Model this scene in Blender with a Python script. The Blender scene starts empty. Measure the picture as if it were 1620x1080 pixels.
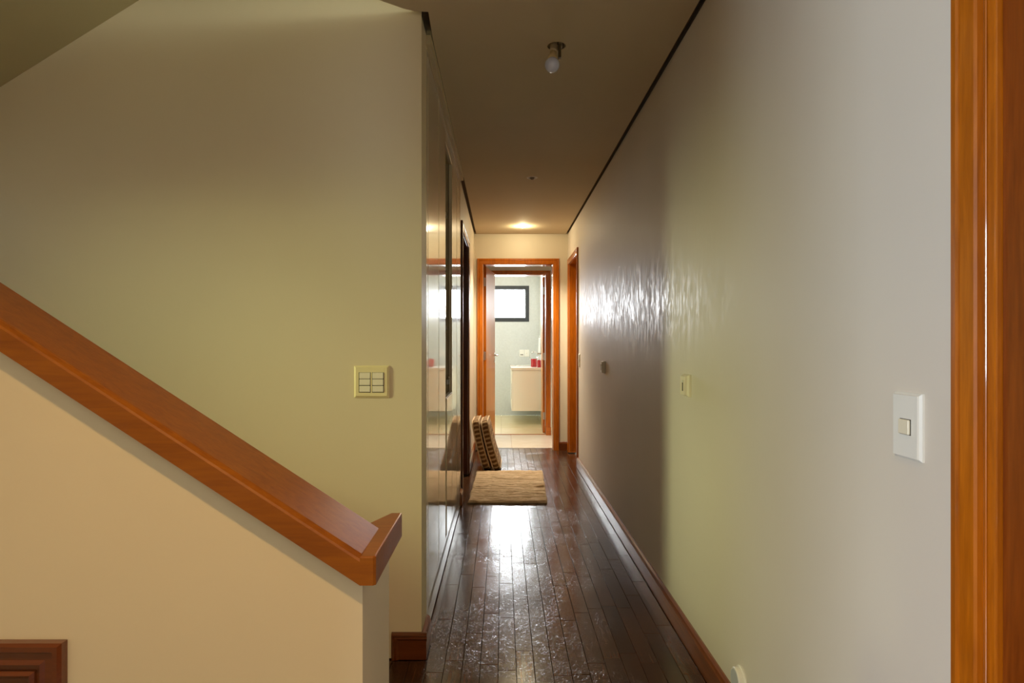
import bpy, bmesh, math, random
from mathutils import Vector, Matrix, noise
random.seed(7)
C = bpy.context.scene.collection
S = bpy.context.scene
PI = math.pi

# ------------------------------------------------------------------ camera
CAMH = 1.20
cam_d = bpy.data.cameras.new('camera'); cam = bpy.data.objects.new('camera', cam_d); C.objects.link(cam)
cam.location = (0, 0, CAMH); cam.rotation_euler = (PI/2, 0, 0)
cam_d.sensor_width = 36; cam_d.lens = 1000/1620*36
cam_d.shift_x = 15/1620; cam_d.shift_y = 5/1620
cam_d.clip_start = .02
S.camera = cam

# ------------------------------------------------------------------ world, exposure, daylight
w = bpy.data.worlds.new('sky'); S.world = w; w.use_nodes = True
bg = w.node_tree.nodes['Background']; bg.inputs[0].default_value = (.93, 1, .82, 1); bg.inputs[1].default_value = 4.0
S.view_settings.view_transform = 'Standard'; S.view_settings.look = 'None'
S.view_settings.exposure = 0.0; S.view_settings.gamma = 1
S.view_settings.use_curve_mapping = False
S.cycles.max_bounces = 10; S.cycles.diffuse_bounces = 6; S.cycles.glossy_bounces = 5
S.cycles.sample_clamp_indirect = 6

def area(name, loc, rot, sx, sy, power, col, spread=180):
    l = bpy.data.lights.new(name, 'AREA'); l.shape = 'RECTANGLE'; l.size = sx; l.size_y = sy
    l.energy = power; l.color = col; l.spread = math.radians(spread)
    o = bpy.data.objects.new(name, l); C.objects.link(o); o.location = loc; o.rotation_euler = rot
    return o
# daylight at the bathroom window and two inferred, unseen windows (area lights sit just outside the glass)
area('bath_window_daylight', (0, 10.93, 1.93), (math.radians(90), 0, PI), .96, .66, 120, (.90, .94, 1))
area('bath_fill_light', (-.5, 9.6, 2.45), (0, 0, 0), .6, .6, 13, (1, .98, .92))      # added fill to brighten the bathroom, no lamp known there
lw = area('landing_window_daylight', (-3.36, 1.05, 1.76), (0, 0, 0), .70, .40, 5.6, (.96, 1.0, .50), 42)
lw.rotation_euler = (Vector((.743, 2.28, .70))-lw.location).to_track_quat('-Z', 'Y').to_euler()
area('room_window_daylight', (-3.36, -1.95, 1.55), (0, math.radians(-90), 0), 1.3, 1.05, 150, (.76, .88, 1), 120)   # faces +X

# ------------------------------------------------------------------ mesh helpers
def obj(name, bm, mat, parent=None, smooth=False):
    me = bpy.data.meshes.new(name); bmesh.ops.recalc_face_normals(bm, faces=bm.faces[:])
    bm.to_mesh(me); bm.free()
    if mat: me.materials.append(mat)
    if smooth:
        for p in me.polygons: p.use_smooth = True
    o = bpy.data.objects.new(name, me); C.objects.link(o)
    if parent:
        o.parent = parent
        if parent.type == 'EMPTY': o.matrix_parent_inverse = parent.matrix_basis.inverted()
    return o
def thing(name, label, cat, loc=(0, 0, 0), group=None, kind=None):
    o = bpy.data.objects.new(name, None); C.objects.link(o); o.location = loc; o.empty_display_size = .05
    bpy.context.view_layer.update()
    o['label'] = label
    if cat: o['category'] = cat
    if group: o['group'] = group
    if kind: o['kind'] = kind
    return o
def tag(o, label, cat=None, group=None, kind=None):
    o['label'] = label
    if cat: o['category'] = cat
    if group: o['group'] = group
    if kind: o['kind'] = kind
    return o
def bx(bm, x0, x1, y0, y1, z0, z1, bev=0, seg=2):
    r = bmesh.ops.create_cube(bm, size=1)
    vs = r['verts']
    for v in vs:
        v.co = Vector(((x0+x1)/2+v.co.x*(x1-x0), (y0+y1)/2+v.co.y*(y1-y0), (z0+z1)/2+v.co.z*(z1-z0)))
    if bev:
        es = list({e for v in vs for e in v.link_edges})
        bmesh.ops.bevel(bm, geom=es, offset=bev, segments=seg, profile=.5, affect='EDGES')
def box(name, d, mat, parent=None, bev=0, seg=2):
    bm = bmesh.new(); bx(bm, *d, bev=bev, seg=seg); return obj(name, bm, mat, parent)
def boxes(name, ds, mat, parent=None, bev=0):
    bm = bmesh.new()
    for d in ds: bx(bm, *d, bev=bev)
    return obj(name, bm, mat, parent)
def sweep(bm, path, prof, org, u, v, n):
    """path: 2-D points in plane (u,v); prof: closed (a,b) a = offset to the left of the path, b along n; mitred."""
    org, u, v, n = map(Vector, (org, u, v, n)); rings = []
    for i, p in enumerate(path):
        p = Vector(p)
        d0 = (p-Vector(path[i-1])).normalized() if i else None
        d1 = (Vector(path[i+1])-p).normalized() if i < len(path)-1 else None
        if d0 is None: d0 = d1
        if d1 is None: d1 = d0
        n0 = Vector((-d0.y, d0.x)); n1 = Vector((-d1.y, d1.x)); m = (n0+n1).normalized(); m = m/ m.dot(n0)
        rings.append([bm.verts.new(org+u*(p.x+m.x*a)+v*(p.y+m.y*a)+n*b) for a, b in prof])
    k = len(prof)
    for r0, r1 in zip(rings, rings[1:]):
        for j in range(k): bm.faces.new((r0[j], r0[(j+1) % k], r1[(j+1) % k], r1[j]))
    bm.faces.new(rings[0]); bm.faces.new(rings[-1])
def prism(bm, pts, axis, a0, a1):
    """pts 2-D polygon; axis 'x','y','z' extrusion"""
    def mk(p, a): return {'x': (a, p[0], p[1]), 'y': (p[0], a, p[1]), 'z': (p[0], p[1], a)}[axis]
    r0 = [bm.verts.new(mk(p, a0)) for p in pts]; r1 = [bm.verts.new(mk(p, a1)) for p in pts]
    n = len(pts)
    for j in range(n): bm.faces.new((r0[j], r0[(j+1) % n], r1[(j+1) % n], r1[j]))
    bm.faces.new(r0[::-1]); bm.faces.new(r1)
def lathe(bm, prof, M=Matrix(), seg=32):
    """prof (r,z) revolve about local z then M"""
    rings = []
    for r, z in prof:
        if r < 1e-6: rings.append([bm.verts.new(M @ Vector((0, 0, z)))])
        else: rings.append([bm.verts.new(M @ Vector((r*math.cos(2*PI*i/seg), r*math.sin(2*PI*i/seg), z))) for i in range(seg)])
    for a, b in zip(rings, rings[1:]):
        for i in range(seg):
            j = (i+1) % seg
            if len(a) == 1 and len(b) == 1: continue
            if len(a) == 1: bm.faces.new((a[0], b[i], b[j]))
            elif len(b) == 1: bm.faces.new((a[i], a[j], b[0]))
            else: bm.faces.new((a[i], a[j], b[j], b[i]))
def tube(bm, pts, r, seg=10, cap=True, closed=False):
    pts = [Vector(p) for p in pts]; rings = []; up = Vector((0, 0, 1)); N = len(pts)
    for i, p in enumerate(pts):
        if closed: t = (pts[(i+1) % N]-pts[i-1]).normalized()
        else: t = (pts[min(i+1, N-1)]-pts[max(i-1, 0)]).normalized()
        a = t.cross(up)
        if a.length < .05: a = t.cross(Vector((1, 0, 0)))
        a.normalize(); b = t.cross(a); rr = r[i] if isinstance(r, (list, tuple)) else r
        rings.append([bm.verts.new(p+a*math.cos(2*PI*k/seg)*rr+b*math.sin(2*PI*k/seg)*rr) for k in range(seg)])
    prs = list(zip(rings, rings[1:]))
    if closed: prs.append((rings[-1], rings[0]))
    for a, b in prs:
        for k in range(seg): bm.faces.new((a[k], a[(k+1) % seg], b[(k+1) % seg], b[k]))
    if cap and not closed: bm.faces.new(rings[0][::-1]); bm.faces.new(rings[-1])

# ------------------------------------------------------------------ materials
class NT:
    def __init__(s, name):
        s.m = bpy.data.materials.new(name); s.m.use_nodes = True; s.t = s.m.node_tree; s.p = s.t.nodes['Principled BSDF']
    def n(s, typ, **kw):
        nd = s.t.nodes.new(typ)
        for k, v in kw.items():
            if k in nd.inputs: nd.inputs[k].default_value = v
            else: setattr(nd, k, v)
        return nd
    def l(s, a, b): s.t.links.new(a, b)
    def pos(s, scale=(1, 1, 1), rot=(0, 0, 0), coord='Object'):
        tc = s.n('ShaderNodeTexCoord'); mp = s.n('ShaderNodeMapping')
        mp.inputs['Scale'].default_value = scale; mp.inputs['Rotation'].default_value = rot
        s.l(tc.outputs[coord], mp.inputs[0]); return mp.outputs[0]
    def noise(s, vec, scale, detail=4, dist=0, rough=.5):
        nd = s.n('ShaderNodeTexNoise'); nd.inputs['Scale'].default_value = scale; nd.inputs['Detail'].default_value = detail
        nd.inputs['Distortion'].default_value = dist; nd.inputs['Roughness'].default_value = rough
        s.l(vec, nd.inputs['Vector']); return nd.outputs['Fac']
    def ramp(s, f, stops):
        r = s.n('ShaderNodeValToRGB'); e = r.color_ramp.elements
        while len(e) < len(stops): e.new(.5)
        for el, (p, c) in zip(e, stops): el.position = p; el.color = (*c, 1) if len(c) == 3 else c
        s.l(f, r.inputs[0]); return r.outputs[0]
    def math(s, op, a, b=None, c=None):
        nd = s.n('ShaderNodeMath'); nd.operation = op
        for i, x in enumerate((a, b, c)):
            if x is None: continue
            if isinstance(x, (int, float)): nd.inputs[i].default_value = x
            else: s.l(x, nd.inputs[i])
        return nd.outputs[0]
    def bump(s, h, strength, dist=.001, prev=None):
        b = s.n('ShaderNodeBump'); b.inputs['Strength'].default_value = strength; b.inputs['Distance'].default_value = dist
        s.l(h, b.inputs['Height'])
        if prev: s.l(prev, b.inputs['Normal'])
        return b.outputs[0]
    def set(s, **kw):
        for k, v in kw.items():
            k = k.replace('_', ' ')
            if k in s.p.inputs:
                if hasattr(v, 'type') and hasattr(v, 'is_output'): s.l(v, s.p.inputs[k])
                else: s.p.inputs[k].default_value = v
        return s.m

def plain(name, col, rough=.5, metal=0, coat=0, **kw):
    t = NT(name); t.p.inputs['Base Color'].default_value = (*col, 1); t.p.inputs['Roughness'].default_value = rough
    t.p.inputs['Metallic'].default_value = metal; t.p.inputs['Coat Weight'].default_value = coat
    t.p.inputs['Coat Roughness'].default_value = .06
    return t.m
def paint(name, col, rough=.42, smudge=False, bumpy=.25, spec=.5):
    t = NT(name); v = t.pos()
    f = t.noise(v, 1.3, 4); c2 = tuple(x*.94 for x in col)
    t.set(Base_Color=t.ramp(f, [(.3, c2), (.7, col)]))
    fine = t.noise(v, 420, 2)
    nrm = t.bump(fine, bumpy*.5, .0004)
    nrm = t.bump(t.noise(v, 9, 3), .12, .004, nrm)
    t.set(Normal=nrm)
    t.p.inputs['Specular IOR Level'].default_value = spec
    if smudge:
        sp = t.n('ShaderNodeSeparateXYZ'); t.l(t.pos(), sp.inputs[0])
        z = sp.outputs['Z']
        band = t.math('SUBTRACT', 1, t.math('ABSOLUTE', t.math('DIVIDE', t.math('SUBTRACT', z, 1.40), .55)))
        band = t.math('MAXIMUM', band, 0)
        vs = t.pos(scale=(1, 2.6, 1.1))
        sm = t.noise(vs, 5.0, 5, 3.2, .55)
        st = t.noise(t.pos(scale=(1, 7, .8)), 4.0, 3, .5)
        mask = t.math('MULTIPLY', t.ramp(sm, [(.44, (0, 0, 0)), (.66, (1, 1, 1))]), band)
        mask2 = t.math('MULTIPLY', t.ramp(st, [(.5, (0, 0, 0)), (.72, (1, 1, 1))]), band)
        far = t.math('MINIMUM', t.math('MAXIMUM', t.math('DIVIDE', t.math('SUBTRACT', sp.outputs['Y'], 1.65), 1.2), 0), 1)
        mm = t.math('MULTIPLY', t.math('MINIMUM', t.math('ADD', mask, t.math('MULTIPLY', mask2, .7)), 1), far)
        t.set(Roughness=t.math('SUBTRACT', rough, t.math('MULTIPLY', mm, rough*.46)))
    else:
        t.p.inputs['Roughness'].default_value = rough
    return t.m
def wood(name, dark, light, axis='Z', rough=.34, coat=.6, coat_r=.07, scale=1.0):
    t = NT(name)
    sc = {'X': (.08, 1, 1), 'Y': (1, .08, 1), 'Z': (1, 1, .08)}[axis]
    sc = tuple(x*scale for x in sc)
    v = t.pos(scale=sc)
    g = t.noise(v, 38, 6, 1.2, .6); g2 = t.noise(v, 160, 3, .3)
    f = t.math('ADD', t.math('MULTIPLY', g, .7), t.math('MULTIPLY', g2, .3))
    t.set(Base_Color=t.ramp(f, [(.33, dark), (.66, light)]), Roughness=rough)
    t.p.inputs['Coat Weight'].default_value = coat; t.p.inputs['Coat Roughness'].default_value = coat_r
    t.set(Normal=t.bump(g2, .03, .0006)); t.p.inputs['Specular IOR Level'].default_value = .3
    return t.m
WD, WL = (.32, .078, .002), (.54, .150, .004)
M = {}
M['wall'] = paint('wall_paint', (.72, .62, .42), .5)  # same cream paint as the right wall, yellowed for warm light on it
M['wallend'] = paint('corridor_paint', (.75, .67, .52), .5)
M['wallb'] = paint('bath_paint', (.78, .80, .76), .5)
M['room'] = paint('room_bounce_paint', (.50, .36, .20), .7)  # tan put on unseen walls to weaken and warm their bounced light
M['wallr'] = paint('satin_wall_paint', (.73, .67, .59), .58, smudge=True, spec=.42)
M['ceil'] = paint('ceiling_paint', (.62, .53, .37), .8, spec=.2)
M['dark'] = plain('recess_shade', (.10, .075, .05), .9)  # dark colour put in for the shade above the ceiling sheet
M['woodX'] = wood('varnished_wood_x', WD, WL, 'X'); M['woodY'] = wood('varnished_wood_y', WD, WL, 'Y'); M['woodZ'] = wood('varnished_wood_z', WD, WL, 'Z')
M['rail'] = wood('handrail_wood', (.20, .055, .004), (.30, .095, .006), 'X', .36, .12, .12)
M['leaf'] = wood('door_leaf_wood', (.50, .17, .012), (.62, .24, .02), 'Z', .4, .3, .09)
M['leafdark'] = wood('dark_leaf_wood', (.16, .030, .002), (.27, .060, .004), 'Z', .4, .4, .18)
M['base'] = wood('baseboard_wood', (.14, .036, .006), (.24, .066, .012), 'Y', .3, .8, .12)
M['soffit'] = paint('soffit_shade_paint', (.46, .40, .22), .8, spec=.2)  # ceiling paint darkened, puts the soffit's shade into the colour
M['walnut'] = wood('dark_frame_wood', (.055, .014, .005), (.12, .033, .010), 'Z', .3, .7, .08)
M['baseX'] = wood('baseboard_wood_x', (.09, .020, .003), (.15, .036, .006), 'X', .3, .7, .12)
M['lam'] = plain('glossy_cream_laminate', (.70, .62, .45), .3, 0, 1); M['lam'].node_tree.nodes['Principled BSDF'].inputs['Coat Roughness'].default_value = .035
M['lam'].node_tree.nodes['Principled BSDF'].inputs['Coat IOR'].default_value = 1.6
M['niche'] = plain('matt_cream_board', (.56, .47, .28), .6)
M['plastic'] = plain('cream_plastic', (.80, .74, .58), .35)
M['plasticY'] = plain('yellowed_plastic', (.78, .68, .38), .35)
M['white'] = plain('white_plastic', (.82, .81, .76), .3)
M['gap'] = plain('shadow_gap', (.05, .04, .03), .9)
M['chrome'] = plain('chrome', (.8, .8, .82), .12, 1)
M['steel'] = plain('satin_steel', (.62, .58, .52), .35, 1)
M['black'] = plain('black_aluminium', (.035, .04, .045), .35)
M['counter'] = plain('pale_stone_counter', (.85, .80, .70), .15)
M['vanity'] = plain('cream_vanity_board', (.88, .85, .74), .35)
M['red'] = plain('red_ceramic', (.36, .004, .008), .25, 0, .2)
M['towel'] = plain('white_towel', (.85, .85, .82), .9)

def glow(name, col, e):
    t = NT(name); t.set(Base_Color=(0, 0, 0, 1)); t.p.inputs['Emission Color'].default_value = (*col, 1); t.p.inputs['Emission Strength'].default_value = e; return t.m

def floor_wood():
    t = NT('dark_parquet'); oi = t.n('ShaderNodeObjectInfo')
    v = t.pos(scale=(1, .07, 1), coord='Object')
    add = t.n('ShaderNodeVectorMath'); add.operation = 'ADD'; t.l(v, add.inputs[0])
    cm = t.n('ShaderNodeCombineXYZ'); t.l(t.math('MULTIPLY', oi.outputs['Random'], 37), cm.inputs[0]); t.l(cm.outputs[0], add.inputs[1])
    g = t.noise(add.outputs[0], 55, 6, 1.0, .6)
    c = t.ramp(g, [(.3, (.030, .0115, .005)), (.7, (.085, .034, .014))])
    hs = t.n('ShaderNodeHueSaturation'); t.l(c, hs.inputs['Color']); t.l(t.math('ADD', .72, t.math('MULTIPLY', oi.outputs['Random'], .6)), hs.inputs['Value'])
    t.set(Base_Color=hs.outputs[0])
    # swirling hair-fine scratches in the varnish (in world space so they cross the joints)
    geo = t.n('ShaderNodeNewGeometry')
    def swirl(sc, dist, off):
        ad = t.n('ShaderNodeVectorMath'); ad.operation = 'ADD'; t.l(geo.outputs['Position'], ad.inputs[0]); ad.inputs[1].default_value = (off, off*.7, 0)
        f = t.noise(ad.outputs[0], sc, 1.5, dist, .5)
        a = t.math('ABSOLUTE', t.math('SUBTRACT', f, .5))
        return t.math('SUBTRACT', 1, t.math('MINIMUM', t.math('MULTIPLY', a, 44), 1))
    s = t.math('MAXIMUM', swirl(26, 1.8, 0), swirl(15, 2.6, 5.3))
    patch = t.ramp(t.noise(geo.outputs['Position'], 2.6, 3), [(.42, (.10,)*3), (.64, (1, 1, 1))])
    h = t.math('MULTIPLY', s, patch)
    fine = t.noise(geo.outputs['Position'], 260, 2)
    nrm = t.bump(h, .45, .0008); nrm = t.bump(fine, .10, .0005, nrm)
    nrm = t.bump(t.noise(geo.outputs['Position'], 14, 2), .10, .004, nrm)
    t.set(Normal=nrm)
    cl = t.noise(geo.outputs['Position'], 5, 4)
    t.set(Roughness=t.math('ADD', .12, t.math('MULTIPLY', cl, .14)))
    t.p.inputs['Specular IOR Level'].default_value = .5
    return t.m
M['floor'] = floor_wood()

def tile_mat(name, c1, c2, rough):
    t = NT(name); oi = t.n('ShaderNodeObjectInfo'); f = t.noise(t.pos(), 6, 5, .4)
    f = t.math('ADD', t.math('MULTIPLY', f, .7), t.math('MULTIPLY', oi.outputs['Random'], .3))
    t.set(Base_Color=t.ramp(f, [(.3, c1), (.7, c2)]), Roughness=rough); return t.m
M['tile'] = tile_mat('porcelain_tile', (.72, .64, .52), (.80, .73, .62), .14)
M['bathtile'] = tile_mat('beige_bath_tile', (.74, .64, .40), (.80, .71, .48), .25)
M['grout'] = plain('grout', (.32, .22, .16), .8)
def mosaic():
    t = NT('glass_mosaic'); v = t.pos(rot=(PI/2, 0, 0))
    b = t.n('ShaderNodeTexBrick'); b.offset = 0; t.l(v, b.inputs['Vector'])
    b.inputs['Color1'].default_value = (.59, .62, .62, 1); b.inputs['Color2'].default_value = (.63, .66, .66, 1); b.inputs['Mortar'].default_value = (.50, .53, .52, 1)
    b.inputs['Scale'].default_value = 1; b.inputs['Brick Width'].default_value = .021; b.inputs['Row Height'].default_value = .021; b.inputs['Mortar Size'].default_value = .0012
    t.set(Base_Color=b.outputs[0], Roughness=.25); return t.m
M['mosaic'] = mosaic()

# ------------------------------------------------------------------ the setting
XR, XL, CZ = .743, -.310, 2.455
YE, YE2, YB, YB2, YW = 7.19, 7.34, 8.40, 8.55, 10.74
def st(name, ds, mat, label, bev=0):
    o = boxes(name, ds, mat, None, bev); tag(o, label, kind='structure'); return o
TOP = 2.60
# right wall with the two doorways (near door Y .20-.977, far door Y 6.25-7.04)
st('wall_right', [(XR, XR+.15, -3.3, .16, 0, TOP), (XR, XR+.15, .16, .977, 2.12, TOP), (XR, XR+.15, .977, 6.25, 0, TOP),
                  (XR, XR+.15, 6.25, 7.04, 2.095, TOP), (XR, XR+.15, 7.04, YE2, 0, TOP)], M['wallr'], 'satin cream wall along the right side of the corridor')
# frontal wall behind the staircase; its end is the pier at the mouth of the corridor
st('wall_back', [(-3.45, XL, 2.42, 2.575, 0, 3.05)], M['wall'], 'cream wall behind the staircase, facing the camera')
st('wall_left', [(-.472, -.322, 4.70, 4.93, 0, TOP), (-.472, -.322, 4.93, 5.84, 2.10, TOP), (-.472, -.322, 5.84, YE, 0, TOP)], M['wallend'], 'cream wall on the left of the corridor past the cupboards')
st('wall_end', [(-.60, -.221, YE, YE2, 0, TOP), (-.221, .575, YE, YE2, 2.115, TOP), (.575, XR, YE, YE2, 0, TOP)], M['wallend'], 'warm-lit end wall of the corridor around the doorway')
# vestibule and bathroom shell
st('wall_vestibule', [(-.75, -.60, YE2-.15, YB2, 0, TOP), (XR+.1, XR+.25, YE2, YB2, 0, TOP),
                      (-.60, -.22, YB, YB2, 0, TOP), (-.22, .582, YB, YB2, 2.13, TOP), (.582, XR+.1, YB, YB2, 0, TOP)], M['wallb'], 'shaded walls of the small lobby between the two doorways')
st('wall_bath', [(-1.55, -1.40, YB2, YW, 0, TOP), (.634, .784, YB2+.01, YW, 0, TOP)], M['wallb'], 'pale side walls of the bathroom')
WX0, WX1, WZ0, WZ1 = -.45, .451, 1.590, 2.199
st('wall_far', [(-1.55, WX0, YW, YW+.15, 0, TOP), (WX1, .784, YW, YW+.15, 0, TOP), (WX0, WX1, YW, YW+.15, 0, WZ0), (WX0, WX1, YW, YW+.15, WZ1, TOP), ], M['mosaic'], 'pale green mosaic-tiled wall under the bathroom window')
# the rest of the front room, out of view
st('wall_near', [(-3.45, XR+.15, -3.45, -3.30, 0, TOP)], M['room'], 'tan wall behind the camera')
st('wall_side', [(-3.45, -3.30, -3.30, -2.5, 0, 3.05), (-3.45, -3.30, -1.4, .80, 0, 3.05), (-3.45, -3.30, -2.5, -1.4, 0, .9), (-3.45, -3.30, -2.5, -1.4, 2.2, 3.05),
                 (-3.45, -3.30, .80, 1.50, 0, 1.34), (-3.45, -3.30, .80, 1.50, 2.18, 3.05), (-3.45, -3.30, 1.50, 2.42, 0, 3.05)], M['room'], 'tan outer wall with the daylight windows left of the staircase')
def window_frame(name, label, x0, x1, z0, z1, y0, y1, org_axis='y', t=.05, mull=None):
    r = thing(name, label, None, ((x0+x1)/2, (y0+y1)/2, z0) if org_axis == 'y' else ((y0+y1)/2, (x0+x1)/2, z0), kind='structure')
    ds = [(x0, x1, z0, z0+t), (x0, x1, z1-t, z1), (x0, x0+t, z0+t, z1-t), (x1-t, x1, z0+t, z1-t)]
    if mull is not None: ds.append((mull-t/2, mull+t/2, z0+t, z1-t))
    bm = bmesh.new()
    for a, b, c, d in ds:
        if org_axis == 'y': bx(bm, a, b, y0, y1, c, d, .003)
        else: bx(bm, y0, y1, a, b, c, d, .003)
    obj('window_frame', bm, M['black'], r)
    return r
wb = window_frame('window_1', 'black-framed bathroom window with white frosted daylight', WX0, WX1, WZ0, WZ1, YW-.01, YW+.05, t=.068)
gm = NT('window_glass'); gt = gm.t
_tr = gt.nodes.new('ShaderNodeBsdfTransparent'); _gl = gt.nodes.new('ShaderNodeBsdfGlossy'); _gl.inputs['Roughness'].default_value = .02
_fr = gt.nodes.new('ShaderNodeFresnel'); _fr.inputs[0].default_value = 1.3; _mx = gt.nodes.new('ShaderNodeMixShader')
gt.links.new(_fr.outputs[0], _mx.inputs[0]); gt.links.new(_tr.outputs[0], _mx.inputs[1]); gt.links.new(_gl.outputs[0], _mx.inputs[2])
gt.links.new(_mx.outputs[0], gt.nodes['Material Output'].inputs[0]); gt.nodes.remove(gm.p)
box('pane', (WX0+.06, WX1-.06, YW+.02, YW+.026, WZ0+.06, WZ1-.06), gm.m, wb)
window_frame('window_2', 'window on the stair landing, outside the view', .80, 1.50, 1.34, 2.18, -3.40, -3.34, 'x', .04)
window_frame('window_3', 'large window of the front room, outside the view', -2.5, -1.4, .9, 2.2, -3.40, -3.34, 'x', .04, mull=-1.95)
# invented stub, out of view, added to cut the room window's light
st('wall_blocker', [(-1.35, -1.25, -.05, 1.05, 0, TOP)], M['wall'], 'unseen wall stub added left of the camera to block window light')

# ceiling: a plasterboard sheet with a shadow gap to the walls and round holes for the lights
def ceiling_mesh():
    cu = bpy.data.curves.new('c', 'CURVE'); cu.dimensions = '2D'; cu.fill_mode = 'BOTH'; cu.extrude = .012
    def spl(pts):
        s = cu.splines.new('POLY'); s.points.add(len(pts)-1); s.use_cyclic_u = True
        for p, q in zip(s.points, pts): p.co = (q[0], q[1], 0, 1)
    spl([(-3.30, -3.30), (XR-.024, -3.30), (XR-.024, YE-.022), (XL+.012, YE-.022), (XL+.012+.012, 2.60), (XL+.030, 2.385), (-.325, 2.382), (-.37, 2.362), (-.45, 2.303), (-.60, 2.17),
         (-.80, 1.98), (-1.1, 1.62), (-1.35, 1.15), (-1.5, 1.05), (-3.30, 1.05)])
    for cx, cy, r in ((.227, 2.66, .0385), (.215, 6.70, .040), (.223, 4.75, .034)):
        spl([(cx+r*math.cos(2*PI*i/40), cy+r*math.sin(2*PI*i/40)) for i in range(40)])
    o = bpy.data.objects.new('c', cu); C.objects.link(o); bpy.context.view_layer.update()
    me = bpy.data.meshes.new_from_object(o); bpy.data.objects.remove(o)
    me.transform(Matrix.Translation((0, 0, CZ+.012))); me.materials.clear(); me.materials.append(M['ceil'])
    return me
co = bpy.data.objects.new('ceiling', ceiling_mesh()); C.objects.link(co); tag(co, 'flat plasterboard corridor ceiling with a shadow gap round its edge', kind='structure')
box('upper_slab', (-.48, XR+.15, 2.60, YE2, TOP, TOP+.1), M['dark'], co)
box('upper_slab', (-3.45, XR+.15, -3.45, 2.60, 3.05, 3.15), M['ceil'], co)
boxes('gap_shade', [(XR-.06, XR-.0005, -3.3, YE-.001, CZ+.0245, TOP-.001), (-.3215, -.27, 2.385, YE-.001, CZ+.0245, TOP-.001), (-.27, XR-.06, YE-.05, YE-.0005, CZ+.0245, TOP-.001),
   (XR-.0008, XR-.0002, -3.3, YE-.001, CZ+.004, CZ+.0245), (-.3098, -.3092, 2.4205, 2.575, CZ+.002, CZ+.0245), (-.3218, -.3212, 4.7, YE-.001, CZ+.002, CZ+.0245)], M['dark'], co)  # dark blocks and strips stand in for shade inside the ceiling gap
st('ceiling.001', [(-1.55, XR+.25, YE2, YW+.15, 2.46, 2.62)], M['ceil'], 'white ceiling of the lobby and bathroom')
# sloping soffit of the upper stair flight
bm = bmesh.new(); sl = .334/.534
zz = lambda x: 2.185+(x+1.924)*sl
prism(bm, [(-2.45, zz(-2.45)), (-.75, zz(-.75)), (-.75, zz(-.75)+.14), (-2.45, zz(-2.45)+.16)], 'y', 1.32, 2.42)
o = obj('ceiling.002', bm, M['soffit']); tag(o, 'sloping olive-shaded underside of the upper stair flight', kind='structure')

# floors
fl = st('floor', [(-3.3, XR+.15, -3.3, YE2+.02, -.06, -.0125)], M['floor'], 'dark varnished parquet floor of narrow boards with swirling scratches')
plank_cache = {}
def plank_mesh(L, W):
    key = (round(L, 3), round(W, 4))
    if key in plank_cache: return plank_cache[key]
    bm = bmesh.new(); b = .0011; g = .0007
    x0, x1, y0, y1 = -W/2+g, W/2-g, -L/2+g, L/2-g
    z = (-.0125, -.0011, 0)
    r = [[bm.verts.new((x, y, zz_)) for x, y in ((x0+i, y0+i), (x1-i, y0+i), (x1-i, y1-i), (x0+i, y1-i))] for zz_, i in ((z[0], 0), (z[1], 0), (z[2], b))]
    for a, c in zip(r, r[1:]):
        for j in range(4): bm.faces.new((a[j], a[(j+1) % 4], c[(j+1) % 4], c[j]))
    bm.faces.new(r[2]); bm.faces.new(r[0][::-1])
    bmesh.ops.recalc_face_normals(bm, faces=bm.faces[:])
    me = bpy.data.meshes.new('plank'); bm.to_mesh(me); bm.free(); me.materials.append(M['floor']); plank_cache[key] = me
    return me
PW = .0672; YF0 = 1.60; YF1 = 7.358
nplank = 0
x = XR-.020; row = 0
while x > -.43:
    wv = PW if x-PW > -.44 else x+.44
    if wv < .012: break
    if x-PW > -.296 or True:
        y = YF0-random.random()*.45
        ystop = YF1 if x-wv/2 > -.30 else 2.40
        if x-wv/2 > .575 or x-wv/2 < -.221: ystop = min(ystop, YE+.0)
        while y < ystop-.01:
            L = random.choice((.40, .45, .45, .50)); y1 = min(y+L, ystop); ya = max(y, YF0)
            if ystop-y1 < .05: y1 = ystop
            if y1 > ya+.01:
                o = bpy.data.objects.new('plank', plank_mesh(y1-ya, wv)); C.objects.link(o); o.parent = fl
                o.location = (x-wv/2, (ya+y1)/2, random.uniform(-.0004, .0003)); nplank += 1
                o.rotation_euler = (random.uniform(-.0012, .0012), random.uniform(-.009, .009), 0)
            y = y1
    x -= wv; row += 1
print('planks', nplank)
def tiles(par, x0, x1, y0, y1, w, h, ox, mat, g=.0015):
    j = 0; y = y0
    while y < y1-.01:
        ye = min(y+h, y1); xx = ox
        while xx > x0: xx -= w
        while xx < x1-.005:
            a, b = max(xx, x0), min(xx+w, x1)
            if b-a > .01: box('tile', (a+g, b-g, y+g, ye-g, -.012, 0), mat, par, .001, 1)
            xx += w
        y = ye
fv = st('floor.001', [(-.60, XR+.1, YF1, YB2-.12, -.06, -.006)], M['grout'], 'cream porcelain tile floor of the small lobby')
tiles(fv, -.60, XR+.1, YF1+.002, YB+.03, .60, 1.15, .11-.6, M['tile'])
fb = st('floor.002', [(-1.55, .784, YB2-.12, YW, -.06, -.006)], M['grout'], 'beige tile floor of the bathroom')
box('threshold', (-.215, .582, YB+.03, YB+.05, -.01, .006), M['woodX'], fb)
tiles(fb, -1.4, .634, YB+.05, YW, .60, .60, -.02, M['bathtile'])

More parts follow.
